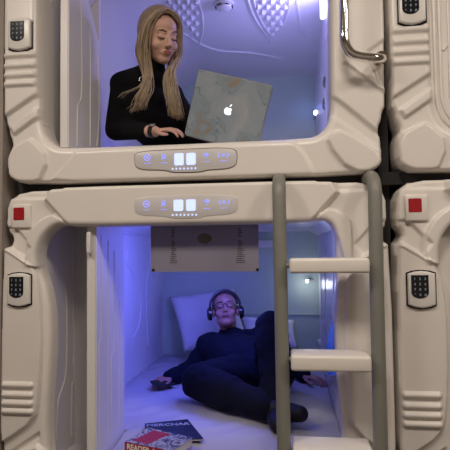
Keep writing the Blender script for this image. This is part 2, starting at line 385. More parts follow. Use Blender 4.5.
box(bm, (a.x-.009, .012, b.z), (a.x+.009, .034, a.z), .005); disc(bm, (a.x, .013, b.z+.012), .005, (0, -1, 0), .004, 12); disc(bm, (a.x, .013, a.z-.012), .004, (0, -1, 0), .003, 12)
link('door_latch', tomesh(bm), 'white', pt, smooth=True, angle=.6)
make_keypad(podL, -.852, -.302)
def sos(pod):
    bm = B(); box(bm, (-.850, .005, .002), (-.770, .025, .097), .007, 3); o = link('call_button', tomesh(bm), 'shell', pod, smooth=True, angle=.6)
    bm = B(); prism(bm, rrect(-.839, .034, -.794, .083, .003, 2), .003, .010, .001, 1); link('red_cover', tomesh(bm), 'red', o)
sos(podL)
def bars(l, yf=0):
    out = []
    for a, b, c, d in l: p, q = F2(a, d), F2(c, b); out.append((p[0], p[1], q[0], q[1]))
    return out
control_panel(podL, px((135.5, 197), (185, 195.8), (237, 194.5), (239, 204), (236.5, 214.5), (206, 216), (201, 218.8), (171, 219), (166, 216.5), (137, 216), (135, 207)),
    bars([(174.5, 200, 184, 211.5), (187, 199.7, 196.3, 211.3)]), [F2(173.5+3.9*i, 215.3-.05*i) for i in range(7)], px((147.3, 204.5), (164.3, 204), (207.5, 203), (224.5, 202.5)))
# things on the inner right side of the lower pod
bm = B(); disc(bm, onX(320.5, 343, IXR), .028, (-1, 0, 0), .02, 20); so = link('power_socket', tomesh(bm), 'white', podL, smooth=True, angle=.6)
bm = B(); p = onX(320.5, 343, IXR); disc(bm, p+Vector((-.021, 0, 0)), .012, (-1, 0, 0), .003, 12); link('socket_hole', tomesh(bm), 'black', so)
bm = B(); p = onY(307, 281, 1.93); disc(bm, p, .012, (0, -1, 0), .02, 14); rl = link('reading_light', tomesh(bm), 'dot', podL)
bm = B(); p = onY(307, 281, 1.93); tube(bm, [p+Vector((0, .005, 0)), p+Vector((.03, .05, .0)), p+Vector((.05, .07, .0))], .010, 8); link('bracket', tomesh(bm), 'white', rl)
wallbox('back_shelf', (-.45, 1.955, -.085), (.105, 2.0, -.030), 'gloss', podL, bev=.006)
wallbox('wall_seam', (-.75, 1.985, -.596), (.44, 2.002, -.586), 'teal', podL)
# pale curved side rest, blue light put into its colour and glow
bm = B()
prof = chaikin([(v.y, v.z) for v in w3(.40, (334, 316), (329, 330), (326, 346), (325, 366), (327, 376), (337, 374))], 2)
t = bmesh.new(); vs = [t.verts.new((.40, y, z)) for y, z in prof]; f = t.faces.new(vs); r = bmesh.ops.extrude_face_region(t, geom=[f])
for v in r['geom']:
    if isinstance(v, bmesh.types.BMVert): v.co.x = IXR-.001
merge(bm, t); o = link('side_fin', tomesh(bm), 'blue', podL, smooth=True, angle=.5); o['label'] = 'pale curved fin with painted blue light on the inner side wall'

# --- upper left pod
podU = thing('sleeping_pod', (CX, 0, UZB), 'cream moulded sleeping capsule with lilac-lit inside where the blond woman sits', 'sleeping pod', 'sleeping pods in the capsule wall')
link('front_frame', meU, 'shell', podU)
UC = 1.24
def cz(*l): return [onZ(x, y, UC) for x, y in l]
cr = [cz((190, 37), (202, 44.5), (221, 50.5), (246, 52), (274, 56.5), (283, 60)), cz((196, -6), (199, 4), (202, 16), (202.4, 31), (199, 43.5)),
      cz((252, -6), (254, 2), (257, 12), (264.7, 27), (272.5, 36)), cz((291, -6), (289.6, 2), (286.5, 15.6), (280, 29), (272.5, 36)),
      cz((247, -4), (250.5, 8), (256, 20), (264, 32), (271, 40), (262, 47)), cz((296, -6), (297, 0), (299, 15.6), (301, 25), (305, 35)),
      cz((160, -4), (165, 12), (175, 27), (192, 38))]
ur = [w3(IXL+.001, (96, 0), (97, 60), (99, 100), (97, 140))]
urr = [[(IXR, .8, .5), (IXR, 1.0, .8), (IXR, 1.3, 1.0), (IXR, 1.8, 1.1)], w3(IXR, (316, 92), (322, 93), (327, 97)), w3(IXR, (317, 110), (322, 108), (326, 104))]
pod_body(podU, UZB, UZT, .262, UC, ur, urr, cr)
bm = B(); R_ = .42; prism(bm, [(IXL+.001, UC+.001)]+[(IXL+R_-R_*math.cos(a), UC-R_+R_*math.sin(a)) for a in [i*PI/24 for i in range(13)]], .10, DEP)
link('cove_moulding', tomesh(bm), 'liner', podU, smooth=True, angle=.4)
def quilt(bm, rng, inside):
    for i in range(*rng[0]):
        for j in range(*rng[1]):
            x, y = rng[2](i, j)
            if not inside(x, y): continue
            p = onZ(x, y, UC); s = .028
            t = bmesh.new(); bmesh.ops.create_cone(t, cap_ends=True, segments=4, radius1=s, radius2=s*.25, depth=.022)
            for v in t.verts: v.co = Vector((v.co.x, v.co.y*1.5, -v.co.z))+p+Vector((0, 0, -.006))
            merge(bm, t)
for q_ in ((((-3, 8), (-3, 10), lambda i, j: (258+i*9+(4.5 if j % 2 else 0), -4+j*5.4)), lambda x, y: (y < 34) and x > 256+max(0, (y-6))*.45 and x < 290-max(0, y-4)*.42),
           (((-3, 8), (-3, 10), lambda i, j: (165+i*9+(4.5 if j % 2 else 0), -4+j*5.4)), lambda x, y: (y < 36) and x > 165+max(0, y)*.75 and x < 199)):
    bm = B(); quilt(bm, *q_); link('quilted_ornament', tomesh(bm), 'liner', podU)
UPX = onY(69, 80, .04).x
partition(podU, onY(60.5, 80, .04).x, UPX, .318, UC, .36, [w3(UPX, (81, -8), (81.5, 90), (77.7, 107), (76.7, 146)), w3(UPX, (86.7, 22), (90, 40), (90, 146)), w3(UPX, (98, 55), (99, 113), (96.7, 146))], cut=.88)
make_keypad(podU, -.856, .706)
control_panel(podU, px((134.5, 151.5), (185, 149.3), (235, 147.3), (237.3, 157), (234.5, 168), (206, 169.5), (200, 171.8), (171, 172.3), (166, 169.6), (136.5, 169.5), (134, 160)),
    bars([(174.3, 153, 183.5, 165.5), (186.3, 152.7, 195.5, 165)]), [F2(172.5+3.8*i, 168.8-.1*i) for i in range(7)], px((147, 157.5), (163.5, 157), (206, 156), (223, 155)), yf=.003)
bm = B(); p = onY(315.6, 113, 1.85); disc(bm, p, .016, (0, -1, 0), .02, 14); rl = link('reading_light', tomesh(bm), 'dot', podU)
bm = B(); tube(bm, [p+Vector((0, .005, 0)), p+Vector((.0, .09, .0)), p+Vector((.0, .15, .0))], .012, 8); link('bracket', tomesh(bm), 'white', rl)
for q, s in (((325, 82), .05), ((324.5, 104), .055)):
    p = onX(*q, IXR); bm = B(); t = bmesh.new(); bmesh.ops.create_cone(t, cap_ends=True, segments=4, radius1=s, radius2=s*.6, depth=.012)
    merge(bm, t, Matrix.Translation(p+Vector((-.004, 0, 0))) @ Matrix.Rotation(-PI/2, 4, 'Y') @ Matrix.Diagonal((.8, 1.3, 1, 1))); d = link('diamond_ornament', tomesh(bm), 'groove', podU); d['label'] = 'dark diamond inset'
# mood lamp high on the inner right side
mp = onX(325, 6, IXR-.01); bm = B(); box(bm, (IXR-.03, mp.y-.12, mp.z-.03), (IXR-.002, mp.y+.10, mp.z+.10), .012); link('mood_light', tomesh(bm), 'mood', podU)
# smoke detector: round ceiling fitting
sd = thing('smoke_detector', onZ(224, 4, UC), 'round white smoke detector on the lilac ceiling above the laptop', 'smoke detector')
p = onZ(224, 4, UC)
bm = B(); disc(bm, p, .056, (0, 0, -1), .012, 32); link('base', tomesh(bm), 'white', sd, smooth=True, angle=.6)
bm = B(); tube(bm, [p-Vector((0, 0, .012)), p-Vector((0, 0, .026)), p-Vector((0, 0, .034))], [.046, .040, .022], 32); link('cover', tomesh(bm), 'white', sd, smooth=True, angle=.6)
for k in range(6):
    a = k*PI/3; bm = B(); v = Vector((math.cos(a), math.sin(a), 0)); w = Vector((-v.y, v.x, 0))
    tube(bm, [p+v*.044-Vector((0, 0, .019))-w*.014, p+v*.046-Vector((0, 0, .019)), p+v*.044-Vector((0, 0, .019))+w*.014], .0035, 6); link('vent_slot', tomesh(bm), 'black', sd)
# --- chrome grab handle on the upper pod
gh = thing('grab_handle', onY(383, 57, 0), 'polished chrome grab bar on the frame above the ladder', 'handle')
yh = -.075
pts = [onY(344.5, y, yh) for y in (-120, -60, -20, 0, 25, 38)]+[onY(347, 47, yh), onY(352, 53.5, yh), onY(360, 56.5, yh), onY(368, 57.5, yh), onY(375, 58.2, yh+.003), onY(380.5, 58.5, yh+.015), onY(382, 58.5, yh+.035), onY(381, 58.5, -.012)]
bm = B(); tube(bm, smooth_path(pts, 5), .0165, 16); link('bar', tomesh(bm), 'chrome', gh, smooth=True)
bm = B(); q = onY(376.5, 63.5, -.016); disc(bm, q, .014, (0, -1, 0), .012, 16); link('mounting_bolt', tomesh(bm), 'chrome', gh, smooth=True, angle=.6)
bm = B(); q = onY(381, 58.5, -.0); disc(bm, q, .022, (0, -1, 0), .016, 20); link('flange', tomesh(bm), 'chrome', gh, smooth=True, angle=.6)
# --- pods on the right: copies of the frames, keypads, call button, bodies
def children(o): return [c for c in bpy.data.objects if c.parent == o]
def dup(pod, names, dx, label, name='sleeping_pod'):
    r = pod.copy(); col.objects.link(r); r.location.x += dx; r['label'] = label; ORG[r] = Vector(r.location)
    for ch in children(pod):
        if ch.name.split('.')[0] not in names: continue
        c = ch.copy(); col.objects.link(c); c.parent = r; ORG[c] = ORG[r]
        for g in children(ch): d = g.copy(); col.objects.link(d); d.parent = c
    return r
body = ['front_frame', 'side_wall', 'floor_panel', 'ceiling_panel', 'back_panel', 'keypad', 'call_button']
podRL = dup(podL, body, 1.496, 'cream moulded capsule right of the ladder with red call button and closed cream front')
podR = dup(podU, body, 1.496, 'cream moulded capsule at upper right with closed cream door')
bm = B(); box(bm, (XL+1.5+.06, .035, .25), (XR+1.5-.06, .06, 1.38))
ring = [(x+1.5, z) for x, z in holeU]
for sc_, rr_ in ((.985, .007), (.955, .006)):
    c0 = (CX+1.5, .82); pts = [(c0[0]+(x-c0[0])*sc_, .034, c0[1]+(z-c0[1])*sc_) for x, z in ring]; tube(bm, pts+[pts[0]], rr_, 6, caps=False)
for l in ([(1.5-.68, .033, .45), (1.5-.68, .033, 1.2)], [(1.5-.70, .033, .62), (1.5-.64, .033, .74), (1.5-.64, .033, 1.2)]): rib(bm, l, .004)
o = link('door', tomesh(bm), 'shell', podR, smooth=True, angle=.5)
bm = B(); box(bm, (XL+1.5+.06, .07, -1.02), (XR+1.5-.06, .10, .06))
for l in ([(1.5-.60, .069, .0), (1.5-.60, .069, -.2), (1.5-.57, .069, -.28), (1.5-.57, .069, -.9)],): rib(bm, l, .005)
link('door', tomesh(bm), 'shell', podRL, smooth=True, angle=.5)
# ---------------------------------------------------------------- hanging film sign
hs = thing('hanging_sign', onY(205, 272, .09), 'grey translucent sign sheet hanging behind the lower hood above the man', 'sign')
a = onY(151, 272, .09); b = onY(259, 271.5, .09)
bm = B(); box(bm, (a.x, .088, a.z), (b.x, .092, .042)); link('sheet', tomesh(bm), 'acrylic', hs)
for q in ((153.5, 270), (257.5, 269.5)):
    bm = B(); disc(bm, onY(*q, .088), .0055, (0, -1, 0), .004, 12); link('rivet', tomesh(bm), 'black', hs)
bm = B(); t = bmesh.new(); bmesh.ops.create_cone(t, cap_ends=True, segments=28, radius1=.029, radius2=.029, depth=.001)
merge(bm, t, Matrix.Translation(onY(204.5, 238.5, .0875)) @ Matrix.Rotation(PI/2, 4, 'X') @ Matrix.Diagonal((1, .68, 1, 1))); link('seal', tomesh(bm), 'print_', hs)
for cx0, w0 in ((173, 3.2), (240, 4.2)):
    for rows in (range(0, 5), range(6, 18)):
        bm = B(); yy = [228.5+k*2.0 for k in rows]
        for k, y in zip(rows, yy):
            wl = w0*(.5 if k < 5 else .45+.055*(k-5)); off_ = 0 if k < 5 else .6; p = onY(cx0-wl+off_, y, .0878); q = onY(cx0+wl+off_, y, .0878)
            box(bm, (p.x, .0868, p.z-.0021), (q.x-(.006 if k % 3 == 0 else 0), .088, p.z+.0021))
        p = onY(cx0, yy[0], .088); q = onY(cx0+.5, yy[-1], .088); box(bm, (p.x-.0012, .0872, q.z), (p.x+.0012, .088, p.z))
        link('text_block', tomesh(bm), 'print_', hs)
# ---------------------------------------------------------------- ladder
lad = thing('ladder', onY(330, 449, -.1), 'grey two-rail ladder with cream plastic steps hooked between the capsules', 'ladder')
for l in (((279, 195), (281, 300), (284, 450)), ((375, 193), (377, 300), (380.8, 450))):
    A = [onY(*l[0], -.085), onY(*l[1], -.10), onY(*l[2], -.115)]
    top = A[0]; d = (A[2]-A[1])
    bot = A[2]+d*((-1.19-A[2].z)/d.z)
    pts = [bot, A[2], A[1], (A[1]+top)/2, top, top+Vector((0, .012, .030)), top+Vector((0, .040, .054)), top+Vector((0, .085, .066)), top+Vector((0, .15, .066))]
    pts = pts[:4]+smooth_path(pts[4:], 4)
    bm = B(); tube(bm, pts, .0235, 18); link('rail', tomesh(bm), 'rail', lad, smooth=True, angle=.8)
for (xa, ya, xb, yb, dy) in ((289.5, 258, 370, 273.5, 0), (291, 357, 372, 371.5, 0), (293, 452, 374, 468, 0)):
    p = onY(xa, yb, -.165); q = onY(xb, ya, -.165)
    bm = B(); box(bm, (p.x, -.165, (p.z)), (q.x, -.045, q.z), .009, 3); r = link('step', tomesh(bm), 'rung', lad, smooth=True, angle=.6)
    for x in (p.x, q.x):
        s = -1 if x == p.x else 1; bm = B(); tube(bm, [(x-s*.002, -.10, (p.z+q.z)/2), (x+s*.018, -.10, (p.z+q.z)/2)], .009, 12); link('step_pin', tomesh(bm), 'rail', r, smooth=True, angle=.6)
# ---------------------------------------------------------------- bedding
BZ = -.896
def fold(x, y):
    n = math.sin(x*9+y*4)*math.sin(y*7-x*5)*.5+math.sin(x*23+y*17+math.sin(y*9)*2)*.25+math.sin(x*3-y*31+2*math.sin(x*12))*.2
    return n
def mattress(z, zb, xl, label, group=None):
    bm = B(); nx, ny = 90, 130; x0, x1, y0, y1 = IXL+.003, IXR-.003, .05, DEP-.003; g = {}
    for i in range(nx+1):
        for j in range(ny+1):
            x = x0+(x1-x0)*i/nx; y = y0+(y1-y0)*j/ny
            if x < xl and y < .39: continue
            e = min(y-y0, .03)/.03; zz = z-.006+.011*fold(x, y)+.004*math.sin(38*x+9*math.sin(6*y))*math.sin(11*y+5*x)-.02*(1-e)**2
            g[i, j] = bm.verts.new((x, y, zz))
    for i in range(nx):
        for j in range(ny):
            k = [(i, j), (i+1, j), (i+1, j+1), (i, j+1)]
            if all(q in g for q in k): bm.faces.new([g[q] for q in k])
    be = [e for e in bm.edges if len(e.link_faces) == 1]
    r = bmesh.ops.extrude_edge_only(bm, edges=be)
    nv = [v for v in r['geom'] if isinstance(v, bmesh.types.BMVert)]
    for v in nv: v.co.z = zb+.001
    me = tomesh(bm); o = link('mattress', me, 'sheet', None, ((x0+x1)/2, 1.0, zb), smooth=True, angle=1.0)
    return tag(o, label, 'mattress', 'mattresses in the capsules')
mattress(BZ, -.97, PX+.004, 'white sheet covered mattress under the lying man')
mattress(.327, .262, UPX+.004, 'sheet covered mattress under the seated woman')
def pillow(corners, thick, label, puff=.9):
    """corners: bottom-left, bottom-right, top-right, top-left of the pillow's middle plane"""
    c = [Vector(p) for p in corners]; nrm = (c[1]-c[0]).cross(c[3]-c[0]).normalized(); n = 26; bm = B(); side = []
    for s in (1, -1):
        g = []
        for i in range(n+1):
            for j in range(n+1):
                u, v = i/n, j/n; du, dv = 2*u-1, 2*v-1
                uu = u+(.5-u)*.07*(1-abs(dv)**2)*abs(du)**3; vv = v+(.5-v)*.07*(1-abs(du)**2)*abs(dv)**3
                uu = .5+(u-.5)*(1-.07*(1-dv*dv)*abs(du)**4) if True else uu; vv = .5+(v-.5)*(1-.07*(1-du*du)*abs(dv)**4)
                p = c[0]*(1-uu)*(1-vv)+c[1]*uu*(1-vv)+c[2]*uu*vv+c[3]*(1-uu)*vv
                h = ((1-du**4)*(1-dv**4))**.55*thick/2; h *= 1+.12*math.sin(u*13+v*7)*math.sin(v*9-u*4)
                g.append(bm.verts.new(p+nrm*h*s))
        for i in range(n):
            for j in range(n):
                q = (g[i*(n+1)+j], g[(i+1)*(n+1)+j], g[(i+1)*(n+1)+j+1], g[i*(n+1)+j+1]); bm.faces.new(q if s > 0 else q[::-1])
    bmesh.ops.remove_doubles(bm, verts=bm.verts[:], dist=1e-5)
    me = tomesh(bm); o = link('pillow', me, 'pillow', None, (c[0]+c[1])/2, smooth=True); return tag(o, label, 'pillow', 'pillows on the lower bed')
pillow([onY(184, 352, 1.70), onY(250, 344, 1.70), onY(234, 288, 1.92), onY(169, 297, 1.92)], .15, 'white pillow propped under the head of the man with headphones')
pillow([onY(246, 347, 1.80), onY(298, 348, 1.80), onY(294, 320, 1.93), onY(240, 316, 1.93)], .10, 'white pillow lying lower, behind the shoulder and raised knee of the man')
# ---------------------------------------------------------------- figures
def cap(bm, a, b, ra, rb, n=14, m=5):
    a, b = Vector(a), Vector(b); d = (b-a); L = d.length
    t = d/L if L > 1e-6 else Vector((0, 0, 1)); u = t.orthogonal().normalized(); w = t.cross(u)
    prof = [(-ra*math.cos(i*PI/2/m), ra*math.sin(i*PI/2/m)) for i in range(m+1)]+[(L+rb*math.sin(i*PI/2/m), rb*math.cos(i*PI/2/m)) for i in range(m+1)]
    rings = []
    for s, r in prof:
        if r < 1e-6: rings.append([bm.verts.new(a+t*s)])
        else: rings.append([bm.verts.new(a+t*s+(u*math.cos(2*PI*k/n)+w*math.sin(2*PI*k/n))*r) for k in range(n)])
    for A, Bq in zip(rings, rings[1:]):
        for k in range(n):
            k2 = (k+1) % n
            if len(A) == 1: bm.faces.new((A[0], Bq[k2], Bq[k]))
            elif len(Bq) == 1: bm.faces.new((A[k], A[k2], Bq[0]))
            else: bm.faces.new((A[k], A[k2], Bq[k2], Bq[k]))
def ell(bm, mx, c, r, n=20):
    t = bmesh.new(); bmesh.ops.create_uvsphere(t, u_segments=n, v_segments=n//2+2, radius=1)
    merge(bm, t, mx @ Matrix.Translation(c) @ Matrix.Diagonal((*r, 1)))
def chain(bm, pts, rs, g=0):
    for i in range(len(pts)-1): cap(bm, pts[i], pts[i+1], rs[i]+g, rs[i+1]+g)
def frame(c, fwd, up, s=1.0):
    f = Vector(fwd).normalized(); u = Vector(up); u = (u-f*u.dot(f)).normalized(); r = f.cross(u)  # x = person's right when looking along +y
    return Matrix(((r.x*s, f.x*s, u.x*s, c[0]), (r.y*s, f.y*s, u.y*s, c[1]), (r.z*s, f.z*s, u.z*s, c[2]), (0, 0, 0, 1)))
def head(bm, H, fem):
    ell(bm, H, (0, -.014, .034), (.073, .094, .083)); ell(bm, H, (0, .026, -.018), (.060, .066, .080))
    ell(bm, H, (0, .050, -.082), (.030 if fem else .038, .034, .028)); ell(bm, H, (0, .018, -.062), (.050 if fem else .058, .05, .045))
    for s in (-1, 1):
        ell(bm, H, (s*.034, .056, -.030), (.026, .026, .026)); ell(bm, H, (s*.074, -.004, -.008), (.009, .019, .030))
        ell(bm, H, (s*.030, .0745, .002), (.0155, .0125, .010)); cap(bm, H @ Vector((s*.014, .083, .021)), H @ Vector((s*.042, .071, .022)), .009, .007)
        ell(bm, H, (s*.0095, .103, -.034), (.008, .010, .007))
    cap(bm, H @ Vector((0, .085, .014)), H @ Vector((0, .109, -.028)), .0075, .0105)
    ell(bm, H, (0, .078, -.060), (.026, .016, .016)); ell(bm, H, (0, .020, .045), (.062, .066, .055))
def facebits(H, par, fem, lipm, browm):
    bm = B(); ell(bm, H, (0, .0925, -.0565), (.021, .0065, .0038), 14); ell(bm, H, (0, .092, -.0640), (.018, .0075, .0048), 14); link('lips', tomesh(bm), lipm, par, smooth=True)
    for s in (-1, 1):
        bm = B(); tube(bm, [H @ Vector((s*.014, .0865, -.001)), H @ Vector((s*.022, .0895, -.0055)), H @ Vector((s*.032, .0890, -.0065)), H @ Vector((s*.041, .0845, -.005)), H @ Vector((s*.047, .078, -.001))], [.001, .0022, .0026, .0022, .001], 6)
        link('eyelash', tomesh(bm), 'lash', par, smooth=True)
        bm = B(); tube(bm, [H @ Vector((s*.013, .0945, .024)), H @ Vector((s*.028, .0905, .030)), H @ Vector((s*.046, .076, .026))], [.0018, .0032, .0012], 6); link('eyebrow', tomesh(bm), browm, par, smooth=True)
def hand(bm, wrist, dirv, back, thumb, curl=.35, s=1.0, spread=.08):
    """dirv: towards the knuckles; back: out of the back of the hand; thumb: +1/-1 side"""
    d = Vector(dirv).normalized(); bk = Vector(back); bk = (bk-d*bk.dot(d)).normalized(); sd_ = d.cross(bk)*thumb; W_ = Vector(wrist)
    for k in range(4):
        o = (.030-.020*k)*s; base = W_+d*(.085-.006*abs(k-1.2))*s+sd_*o
        cap(bm, W_+d*.01*s+sd_*o*.65, base, .0125*s, .0108*s)
        L = (.072, .080, .074, .058)[k]*s; dd = (d+sd_*spread*(1.3-k)).normalized(); p = base; a = curl*.6
        for q, f in enumerate((.45, .30, .25)):
            v = (dd*math.cos(a)-bk*math.sin(a)); nx_ = p+v*L*f; cap(bm, p, nx_, (.0095, .0085, .0078)[q]*s, (.0085, .0078, .0068)[q]*s, 10, 4); p = nx_; a += curl
    tb = W_+d*.022*s+sd_*.028*s; v1 = (d*.7+sd_*.75-bk*.25).normalized(); t1 = tb+v1*.040*s; v2 = (d*.9+sd_*.35-bk*.3).normalized(); t2 = t1+v2*.030*s
    cap(bm, W_+d*.012*s+sd_*.012*s, tb, .015*s, .0145*s); cap(bm, tb, t1, .0135*s, .0105*s); cap(bm, t1, t2, .0105*s, .009*s); cap(bm, t2, t2+(d-bk*.2).normalized()*.022*s, .009*s, .0075*s)
def skinned(name, bm, m, vox, parent=None, base=None, sm=6, fac=.5, disp=0):
    o = link(name, tomesh(bm), m, parent, base)
    r = o.modifiers.new('r', 'REMESH'); r.mode = 'VOXEL'; r.voxel_size = vox; r.use_smooth_shade = True
    s = o.modifiers.new('s', 'SMOOTH'); s.factor = fac; s.iterations = sm
    if disp:
        tx = bpy.data.textures.new('folds', 'CLOUDS'); tx.noise_scale = .07; dm = o.modifiers.new('d', 'DISPLACE'); dm.texture = tx; dm.strength = disp; dm.mid_level = .5; dm.texture_coords = 'LOCAL'
    return o

# --- the man
man = thing('person', (.0, 1.0, BZ), 'person in dark navy clothes with glasses and headphones lying with one knee raised', 'person')
V = Vector
mh = onY(225.5, 311, 1.33); MH = frame(mh, (.09, -.80, .40), (-.10, .42, .8), 1.06)
neck = onY(228, 326, 1.36); rs_, ls_ = onY(211, 347, 1.30), onY(262, 341, 1.28)
chest = (rs_+ls_)/2+V((0, -.08, -.06)); belly = V((-.02, 1.10, -.74)); pelv = V((.05, .98, -.785))
rel, rwr = V((-.385, 1.26, -.835)), V((-.485, 1.13, -.855)); rha = V((-.545, 1.06, -.85))
lel, lwr = V((.255, 1.36, -.82)), V((.305, 1.235, -.855))
rhip, lhip = V((-.05, .97, -.785)), V((.14, .98, -.785))
rkn, ran = V((-.245, .79, -.785)), V((.11, .53, -.825)); lkn = onY(271, 327, .78); lan = V((.15, .56, -.80))
def body_man(bm, g, parts):
    if 'torso' in parts:
        chain(bm, [rs_, ls_], [.070, .070], g); chain(bm, [rs_, belly+V((-.07, 0, 0))], [.085, .10], g); chain(bm, [ls_, belly+V((.08, 0, 0))], [.085, .10], g)
        chain(bm, [chest+V((0, .02, .0)), belly, pelv], [.12, .125, .125], g); chain(bm, [(rs_+ls_)/2+V((0, .02, .01)), neck+V((0, .01, -.045))], [.075, .05], g)
    if 'arms' in parts:
        chain(bm, [rs_, rel, rwr], [.062, .048, .033], g); chain(bm, [ls_, lel, lwr], [.062, .048, .033], g)
    if 'legs' in parts:
        chain(bm, [rhip, lhip], [.10, .10], g); chain(bm, [belly, pelv], [.11, .12], g)
        chain(bm, [rhip, rkn, ran], [.10, .085, .048], g); chain(bm, [rkn, (rkn*.5+ran*.5)], [.080, .075], g)
        chain(bm, [lhip, lkn, lan], [.10, .072, .05], g); chain(bm, [lkn, lkn*.6+lan*.4], [.064, .064], g)
    if 'feet' in parts:
        chain(bm, [ran, ran+V((.09, -.03, -.01)), ran+V((.15, -.08, .0))], [.042, .040, .030], g)
        chain(bm, [lan, lan+V((.0, .02, -.045)), lan+V((.02, -.15, -.065))], [.042, .038, .030], g)
bm = B(); body_man(bm, 0, ('torso', 'arms', 'legs', 'feet')); chain(bm, [neck, mh+V((0, .02, -.02))], [.055, .058]); head(bm, MH, False)
hand(bm, rwr, (-.6, -.62, -.02), (-.1, -.1, 1), -1, .75, 1.0); hand(bm, lwr, (.85, -.5, -.05), (.05, .05, 1), 1, .28, 1.0, .14)
skinned('body', bm, 'skinm', .005, man, sm=4)
facebits(MH, man, False, 'lipm', 'brow')
bm = B(); body_man(bm, .014, ('torso',)); body_man(bm, .013, ('arms',)); skinned('sweater', bm, 'navy', .009, man, sm=4, disp=.02)
bm = B(); body_man(bm, .013, ('legs',)); skinned('trousers', bm, 'denim', .009, man, sm=4, disp=.016)
for A, p in ((ran, [ran+V((-.01, 0, 0)), ran+V((.09, -.03, -.01)), ran+V((.16, -.085, .0))]), (lan, [lan+V((.0, .02, -.03)), lan+V((.0, .0, -.05)), lan+V((.02, -.155, -.062))])):
    bm = B(); chain(bm, p, [.050, .048, .037]); skinned('shoe', bm, 'shoe', .007, man, sm=4)
bm = B(); t = bmesh.new(); bmesh.ops.create_uvsphere(t, u_segments=40, v_segments=28, radius=1)
for v in t.verts: v.co = V((v.co.x*.079, v.co.y*.100-.018, v.co.z*.091+.040))
bmesh.ops.delete(t, geom=[v for v in t.verts if v.co.z < -.02 or (v.co.y > .035-.0*v.co.x and v.co.z < .085-.6*abs(v.co.x)*0) and v.co.y > (.02 if abs(v.co.x) < .06 else .01) and v.co.z < .088], context='VERTS')
merge(bm, t, MH); h = link('hair', tomesh(bm), 'hairm', man, smooth=True); sm_ = h.modifiers.new('s', 'SOLIDIFY'); sm_.thickness = .006
# glasses, headphones
gl = thing('eyeglasses', MH @ V((0, .1, 0)), 'dark framed eyeglasses on the face of the lying man', 'eyeglasses')
for s in (-1, 1):
    bm = B(); pts = [MH @ V((s*.033+.0235*math.cos(a), .105-.18*(abs(s*.033+.0235*math.cos(a))-.02)**1 * .5, .002+.0165*math.sin(a))) for a in [i*PI/10 for i in range(21)]]
    tube(bm, pts, .0024, 6, caps=False); link('rim', tomesh(bm), 'black', gl, smooth=True)
    bm = B(); tube(bm, [MH @ V((s*.056, .100, .007)), MH @ V((s*.072, .07, .007)), MH @ V((s*.080, .0, .006))], .0024, 6); link('temple', tomesh(bm), 'black', gl)
bm = B(); tube(bm, [MH @ V((-.010, .106, .005)), MH @ V((0, .112, .008)), MH @ V((.010, .106, .005))], .0022, 6); link('bridge', tomesh(bm), 'black', gl)
hp = thing('headphones', MH @ V((0, 0, .12)), 'black over-ear headphones worn by the lying man', 'headphones')
bm = B(); tube(bm, [MH @ V((.093*math.cos(a), -.01, .02+.118*math.sin(a))) for a in [i*PI/20 for i in range(21)]], .008, 8); link('headband', tomesh(bm), 'black', hp, smooth=True)
for s in (-1, 1):
    bm = B(); c0 = V((s*.082, .0, -.012)); tube(bm, [MH @ c0, MH @ (c0+V((s*.016, 0, 0))), MH @ (c0+V((s*.028, 0, 0)))], [.040, .042, .030], 20)
    e = link('ear_cup', tomesh(bm), 'black', hp, smooth=True, angle=.7)
    bm = B(); pts = [MH @ (c0+V((s*.026, .024*math.cos(a), .030*math.sin(a)))) for a in [i*PI/10 for i in range(21)]]; tube(bm, pts, .0025, 6, caps=False); link('silver_ring', tomesh(bm), 'silver', e)
# phone in his hand
ph = onZ(163, 383, -.866); PH = frame(ph, (-.75, -.62, .05), (.1, -.25, 1))
bm = B(); box(bm, (-.036, -.07, -.005), (.036, .07, .004), .004, 2); me = tomesh(bm); me.transform(PH)
o = thing('mobile_phone', ph, 'dark mobile phone held in the right hand of the lying man', 'phone'); link('case', me, 'black', o, smooth=True, angle=.6)
bm = B(); box(bm, (-.033, -.066, .0035), (.033, .066, .005)); me = tomesh(bm); me.transform(PH); link('screen', me, 'black', o)

